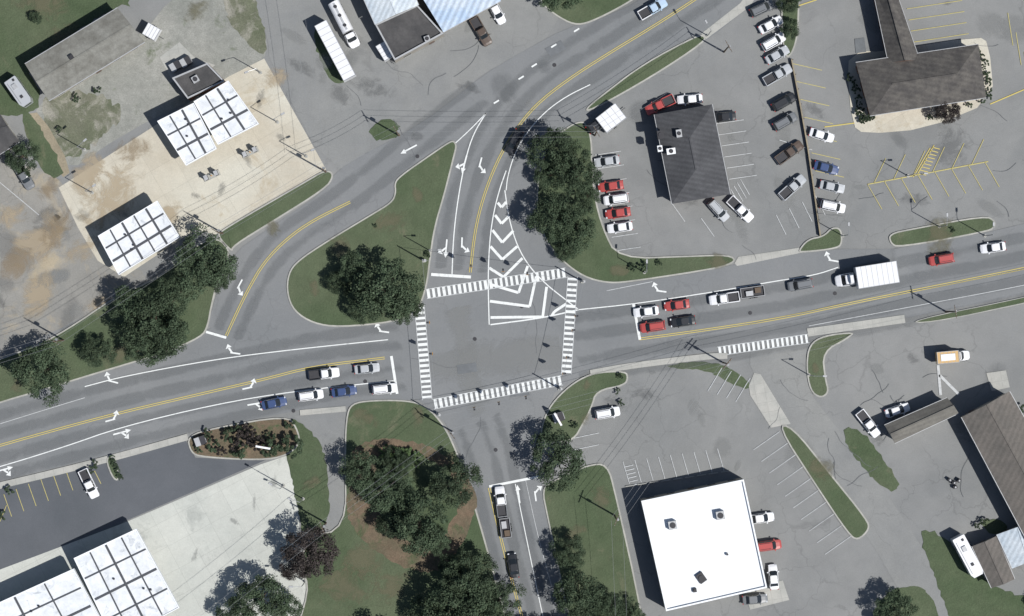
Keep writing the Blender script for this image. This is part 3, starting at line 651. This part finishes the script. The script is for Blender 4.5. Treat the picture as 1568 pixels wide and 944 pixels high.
X,Y,_=W(1455,547); put(m.mesh('delivery_truck'),'delivery_truck',(X,Y,.1),math.radians(5))
m=MB()
for dx,dy in((0,0),(.9,.4),(-.8,.5),(.2,-.8)): m.box(dx,dy,.4,.7,.5,.8,'dark',dx); m.cyl((dx,dy,.8),(dx,dy,1.0),.2,.15,'unit',8)
X,Y,_=W(1462,740); put(m.mesh('trash_can_group'),'trash_can_group',(X,Y,.1))
def dumpster(x,y,a):
    m=MB(); m.prism([(-1,-.8),(1,-.8),(1,.8),(-1,.8)],.1,1.2,'metal','dark'); m.box(-.5,0,1.25,.96,1.6,.06,'unit'); m.box(.5,0,1.25,.96,1.6,.06,'dark'); m.box(1.06,0,.8,.12,1.2,.12,'metal'); X,Y,_=W(x,y); put(m.mesh('dumpster'),'dumpster',(X,Y,.08),math.radians(a))
dumpster(270,103,30); dumpster(286,96,30); dumpster(856,640,20); dumpster(308,676,20)
# ---------------- poles, wires, signals
def pole(x,y,h=10.5,a=0,arms=1):
    m=MB(); m.cyl((0,0,0),(0,0,h),.17,.11,'wood',8)
    for i in range(arms):
        m.box(0,0,h-.5-i*1.1,.12,2.4,.14,'wood')
        for s in(-1.05,-.5,.5,1.05): m.cyl((0,s,h-.43-i*1.1),(0,s,h-.2-i*1.1),.05,.04,'unit',6)
    m.cyl((.3,0,h-2.8),(.3,0,h-1.9),.25,.25,'metal',10)
    X,Y,_=W(x,y); put(m.mesh('utility_pole'),'utility_pole',(X,Y,0),math.radians(a)); return (X,Y,h)
def wire(a,b,sag=.8,r=.022,off=0,nm='power_line'):
    m=MB(); A=Vector(a);B=Vector(b);d=(B-A).normalized();n=Vector((-d.y,d.x,0))*off; pr=None
    for i in range(11):
        t=i/10; p=A.lerp(B,t)+n; p.z-=sag*4*t*(1-t)
        if pr: m.cyl(pr,p,r,r,'wire',4)
        pr=p
    put(m.mesh(nm),nm)
P=[pole(-160,600,a=50),pole(98,522,a=60),pole(342,358,a=60),pole(500,264,a=60),pole(612,208,a=30),pole(912,208,a=30),pole(1110,80,a=30)]
for i in range(len(P)-1):
    for o in (-1,0,1): wire(P[i],P[i+1],off=o)
P2=[pole(500,802,a=20),pole(694,662,a=40),pole(942,790,a=-20),pole(1108,556,a=-40,arms=2),pole(1450,478,a=10),pole(1720,420)]
for i,j in((0,1),(1,3),(3,4),(4,5),(2,3)):
    for o in(-1,0,1): wire(P2[i],P2[j],off=o)
for o in (-1,1): wire(P2[0],W(250,1000,10),off=o); wire(P[3],W(440,-100,10),off=o); wire(P2[2],W(960,1100,10),off=o)
def spole(x,y,h=8): 
    m=MB(); m.cyl((0,0,0),(0,0,h),.16,.1,'metal',8); m.box(0,0,.15,.6,.6,.25,'walk'); m.box(.3,0,1.4,.35,.4,.8,'unit'); X,Y,_=W(x,y); put(m.mesh('signal_pole'),'signal_pole',(X,Y,0)); return (X,Y,h-.5)
def sig(a,b,t,ang):
    A=Vector(a);B=Vector(b);p=A.lerp(B,t); p.z-=.5*4*t*(1-t); m=MB()
    m.cyl((0,0,0),(0,0,-.5),.03,.03,'dark',5); m.box(0,0,-1.05,.38,.36,1.1,'dark')
    m.box(-.2,0,-1.05,.03,.6,1.35,'yellowp')
    for i,z in enumerate((-.7,-1.05,-1.4)): m.cyl((.2,0,z),(.4,0,z),.14,.16,'dark',8)
    put(m.mesh('traffic_signal'),'traffic_signal',tuple(p),math.radians(ang))
sp=[spole(672,636),spole(858,596),spole(893,432),spole(650,400)]
for i,j,ts,a in((0,1,(.3,.5,.72),-80),(1,2,(.15,.3,.55,.68),0),(3,2,(.3,.5,.65),90),(3,0,(.4,.6),180)):
    wire(sp[i],sp[j],.5,.03,nm='span_wire')
    for t in ts: sig(sp[i],sp[j],t,a)
def lamp(x,y,a,h=8):
    m=MB(); m.cyl((0,0,0),(0,0,h),.1,.07,'metal',8); m.cyl((0,0,h),(1.6,0,h+.3),.05,.04,'metal',6); m.box(1.9,0,h+.28,.8,.35,.16,'unit',0,.8); m.cyl((0,0,0),(0,0,.3),.3,.3,'walk',10)
    X,Y,_=W(x,y); put(m.mesh('street_lamp'),'street_lamp',(X,Y,0),math.radians(a))
for a in [(426,188,30),(142,296,30),(400,112,200),(465,765,160),(1392,270,0),(468,892,180),(1292,362,90),(660,385,0),(130,230,40),(470,240,20),(1440,348,90),(1240,575,0),(988,418,90),(1085,55,120),(435,745,150),(1510,362,90)]: lamp(*a)
def sign(x,y,a,h=6):
    m=MB(); m.cyl((0,-.9,0),(0,-.9,h-1.5),.09,.09,'metal',8); m.cyl((0,.9,0),(0,.9,h-1.5),.09,.09,'metal',8); m.box(0,0,h-.75,.35,2.6,1.5,'roofwhite'); m.box(.18,0,h-.75,.02,2.2,1.1,'tail'); X,Y,_=W(x,y); put(m.mesh('price_sign'),'price_sign',(X,Y,0),math.radians(a))
sign(407,684,80,5); sign(855,642,30,3.5)
def pump(x,y,a):
    m=MB(); m.box(0,0,.2,3.2,1.0,.16,'walk')
    for s in(-1,1): m.box(s,0,1.1,.6,.8,1.7,'dark'); m.box(s,0,2.0,.7,.9,.12,'unit'); m.box(s,.42,1.4,.4,.04,.4,'glass')
    m.cyl((0,0,.2),(0,0,1.2),.09,.09,'yellowp',8); X,Y,_=W(x,y); put(m.mesh('gas_pump'),'gas_pump',(X,Y,.05),math.radians(a))
pump(325,270,25); pump(384,234,25)
wl_=[(1213,92),(1226,160),(1238,228),(1247,290),(1257,362)]
p=wpts(wl_); m=MB(); l=offs(p,.12);r=offs(p,-.12); m.prism(l+r[::-1],0,.9,'wood','dirt'); put(m.mesh('retaining_wall'),'retaining_wall')
m=MB()
for a,b in ((0,1),(1,2),(2,3),(3,4)):
    for t in(0,.33,.66):
        c=Vector(p[a]).lerp(Vector(p[b]),t); m.box(c.x+.25,c.y,.5,.12,.12,1.0,'wood')
put(m.mesh('fence_posts'),'fence_posts')
m=MB()
for i in range(9):
    x=958+(1104-958)*i/8; y=747-22*i/8; X,Y,_=W(x+8,y-2); m.box(X,Y,.2,1.7,.18,.14,'walk',math.radians(8))
put(m.mesh('wheel_stops'),'wheel_stops')
# ---------------- trees
def tree_mesh(seed,nclump=60,leaves=150,leafk='leaf',R=5.0,Ht=8.5,ls=.36,trunk=True):
    rg=np.random.RandomState(seed); m=MB()
    if trunk:
        m.cyl((0,0,0),(.1,.05,Ht*.45),.28,.2,'bark',8); m.cyl((.1,.05,Ht*.45),(.1,.1,Ht*.8),.2,.07,'bark',7)
    cl=[]; lob=[(rg.rand()*6.28,rg.rand()*.3) for _ in range(4)]
    for i in range(nclump):
        a=rg.rand()*2*math.pi; rr=math.sqrt(rg.rand())*.86
        edge=1+sum(w*math.cos((j+2)*a+ph) for j,(ph,w) in enumerate(lob))*.33
        rr*=edge; zz=Ht*.42+ (Ht*.45)*math.sqrt(max(0,1-min(1,rr)**2))*(.35+.65*rg.rand()**.5)
        r=R*rg.uniform(.13,.25); cl.append((rr*R*math.cos(a),rr*R*math.sin(a),zz,r))
    if trunk:
        for i in range(9):
            c=cl[i*4]; m.cyl((.1,.05,Ht*(.3+.03*i)),(c[0]*.9,c[1]*.9,c[2]-.3),.1,.03,'bark',5)
    V=[];n=0
    for (x,y,z,r) in cl:
        d=rg.normal(size=(leaves,3)); d/=np.linalg.norm(d,axis=1)[:,None]; d[:,2]=np.where(d[:,2]<-.3,-d[:,2],d[:,2])
        rad=r*(rg.uniform(.55,1.12,size=(leaves,1))); c=np.array([x,y,z])+d*rad*np.array([1,1,.8])
        nr=d+rg.normal(size=(leaves,3))*.55; nr/=np.linalg.norm(nr,axis=1)[:,None]
        u=np.cross(nr,rg.normal(size=(leaves,3))); u/=np.linalg.norm(u,axis=1)[:,None]; w=np.cross(nr,u)
        s=ls*rg.uniform(.5,1.1,size=(leaves,1))
        q=np.stack([c-u*s*.5,c-w*s*.35,c+u*s*.5,c+w*s*.35],axis=1); V.append(q.reshape(-1,3))
    V=np.concatenate(V); o=len(m.v); k=len(V)//4; i=m.mi(leafk)
    m.v+= [tuple(v) for v in V.tolist()]; m.f+=[[o+4*j,o+4*j+1,o+4*j+2,o+4*j+3] for j in range(k)]; m.m+=[i]*k
    return m.mesh('tree')
TM=[tree_mesh(i) for i in range(7)]; TR=[tree_mesh(20,leafk='leafred'),tree_mesh(21,leafk='leafred')]
SH=[tree_mesh(30+i,14,110,'leaf',1.0,1.3,.16,False) for i in range(3)]; SB=[tree_mesh(40+i,14,110,'leafbr',1.0,1.0,.16,False) for i in range(2)]; SRm=[tree_mesh(45,14,110,'leafred',1.0,1.3,.16,False)]
def tree(x,y,r,ms=TM,nm='deciduous_tree',base=5.0):
    s=r*S/base*1.06; h=s*random.uniform(.85,1.1) if base>2 else s
    X,Y,_=W(x,y,5*s if base>2 else 0); put(random.choice(ms),nm,(X,Y,.1),random.uniform(0,6.28),(s,s*random.uniform(.92,1.08),h))
for a in [(66,568,44),(150,540,26),(205,475,36),(238,500,48),(222,530,34),(272,452,34),(312,402,46),(335,425,28),(262,505,30),(36,240,26),
 (597,447,50),(542,412,28),(520,435,20),(560,470,28),(620,470,28),(845,232,36),(882,262,38),(846,268,26),(850,335,38),(884,350,36),(868,385,18),(900,300,20),
 (852,706,44),(554,722,32),(592,750,36),(608,712,24),(642,802,44),(697,742,38),(605,800,28),(668,828,24),(720,882,42),(692,866,20),(700,926,48),(765,925,36),(655,938,30),(400,918,38),(362,940,28),(438,935,26),
 (873,848,26),(888,912,40),(935,935,26),(968,940,20),(1375,938,34),(858,-15,36),(1210,0,20),(1212,45,16),(55,28,10),(730,980,50),(830,985,30),(600,1010,50),(900,1010,50),(-60,30,50),(-80,590,50),(1640,950,40)]:
    tree(*a)
for a in [(476,845,42),(450,870,22)]: tree(*a,ms=TR,nm='purple_leaf_tree')
for a in [(1452,172,20)]: tree(*a,ms=TR,nm='purple_leaf_tree')
def shrub(x,y,r,ms=SH,nm='shrub'): tree(x,y,r,ms,nm,1.0)
for i in range(7): shrub(1305+i*2.5+random.uniform(-3,3),118+i*11,random.uniform(6,9))
for i in range(8): shrub(1502+i*2+random.uniform(-3,3),78+i*10,random.uniform(5,8))
for i in range(6): shrub(1322+i*3,184-i*1+random.uniform(-2,2),6)
for i in range(5): shrub(1425+i*20,182-i*7,6)
for i in range(8): shrub(592+i*7,690+random.uniform(-4,8)+i*1.5,random.uniform(8,11),SB,'bright_shrub')
for i in range(6): shrub(590+i*9,703+i*2,random.uniform(8,11),SB,'bright_shrub')
for a in [(430,684,20),(450,682,18),(415,668,10),(384,660,13),(372,690,15),(330,682,13),(350,668,12),(395,680,14),(445,652,10),(320,662,9),(342,692,10),(412,690,12),(305,688,8),(362,655,9)]: shrub(*a,ms=random.choice([SH,SH,SH,SRm]))
for a in [(378,672,17),(362,684,9)]: shrub(*a,ms=SRm)
for i in range(8): shrub(172+i*2,702+i*4.5,5)
for a in [(147,712,8),(140,720,7),(15,752,8),(4,790,8),(1460,352,5),(985,408,9),(968,412,7),(1010,405,6),(880,650,7),(950,578,6),(945,600,6),(952,618,6),(655,392,6),(575,345,4),(1510,800,8),(1500,806,7),(40,265,12),(120,150,8),(150,140,7),(90,200,6),(1565,630,10)]: shrub(*a)
# ---------------- camera, light
cam=bpy.data.cameras.new('camera'); co=bpy.data.objects.new('camera',cam); scene.collection.objects.link(co)
co.location=(0,0,H); cam.sensor_width=36; cam.lens=36*H/(1570*S); cam.clip_end=8000; cam.clip_start=1; scene.camera=co
el=math.radians(54); d=Vector((.87,-.49)).normalized()
sun=bpy.data.lights.new('sun','SUN'); sun.energy=4.9; sun.angle=math.radians(.6); sun.color=(1,.975,.94); so=bpy.data.objects.new('sun',sun); scene.collection.objects.link(so)
dr=Vector((-d.x*math.cos(el),-d.y*math.cos(el),-math.sin(el))); so.rotation_euler=dr.to_track_quat('-Z','Y').to_euler(); so.location=(50,-30,80)
w=bpy.data.worlds.new('World'); scene.world=w; w.use_nodes=True; nt=w.node_tree; sk=nt.nodes.new('ShaderNodeTexSky'); sk.sky_type='NISHITA'; sk.sun_disc=False
sk.sun_elevation=el; sk.sun_rotation=math.atan2(d.x,d.y); nt.links.new(sk.outputs[0],nt.nodes['Background'].inputs[0]); nt.nodes['Background'].inputs[1].default_value=.07
scene.view_settings.view_transform='Standard'; scene.view_settings.look='None'; scene.view_settings.exposure=0
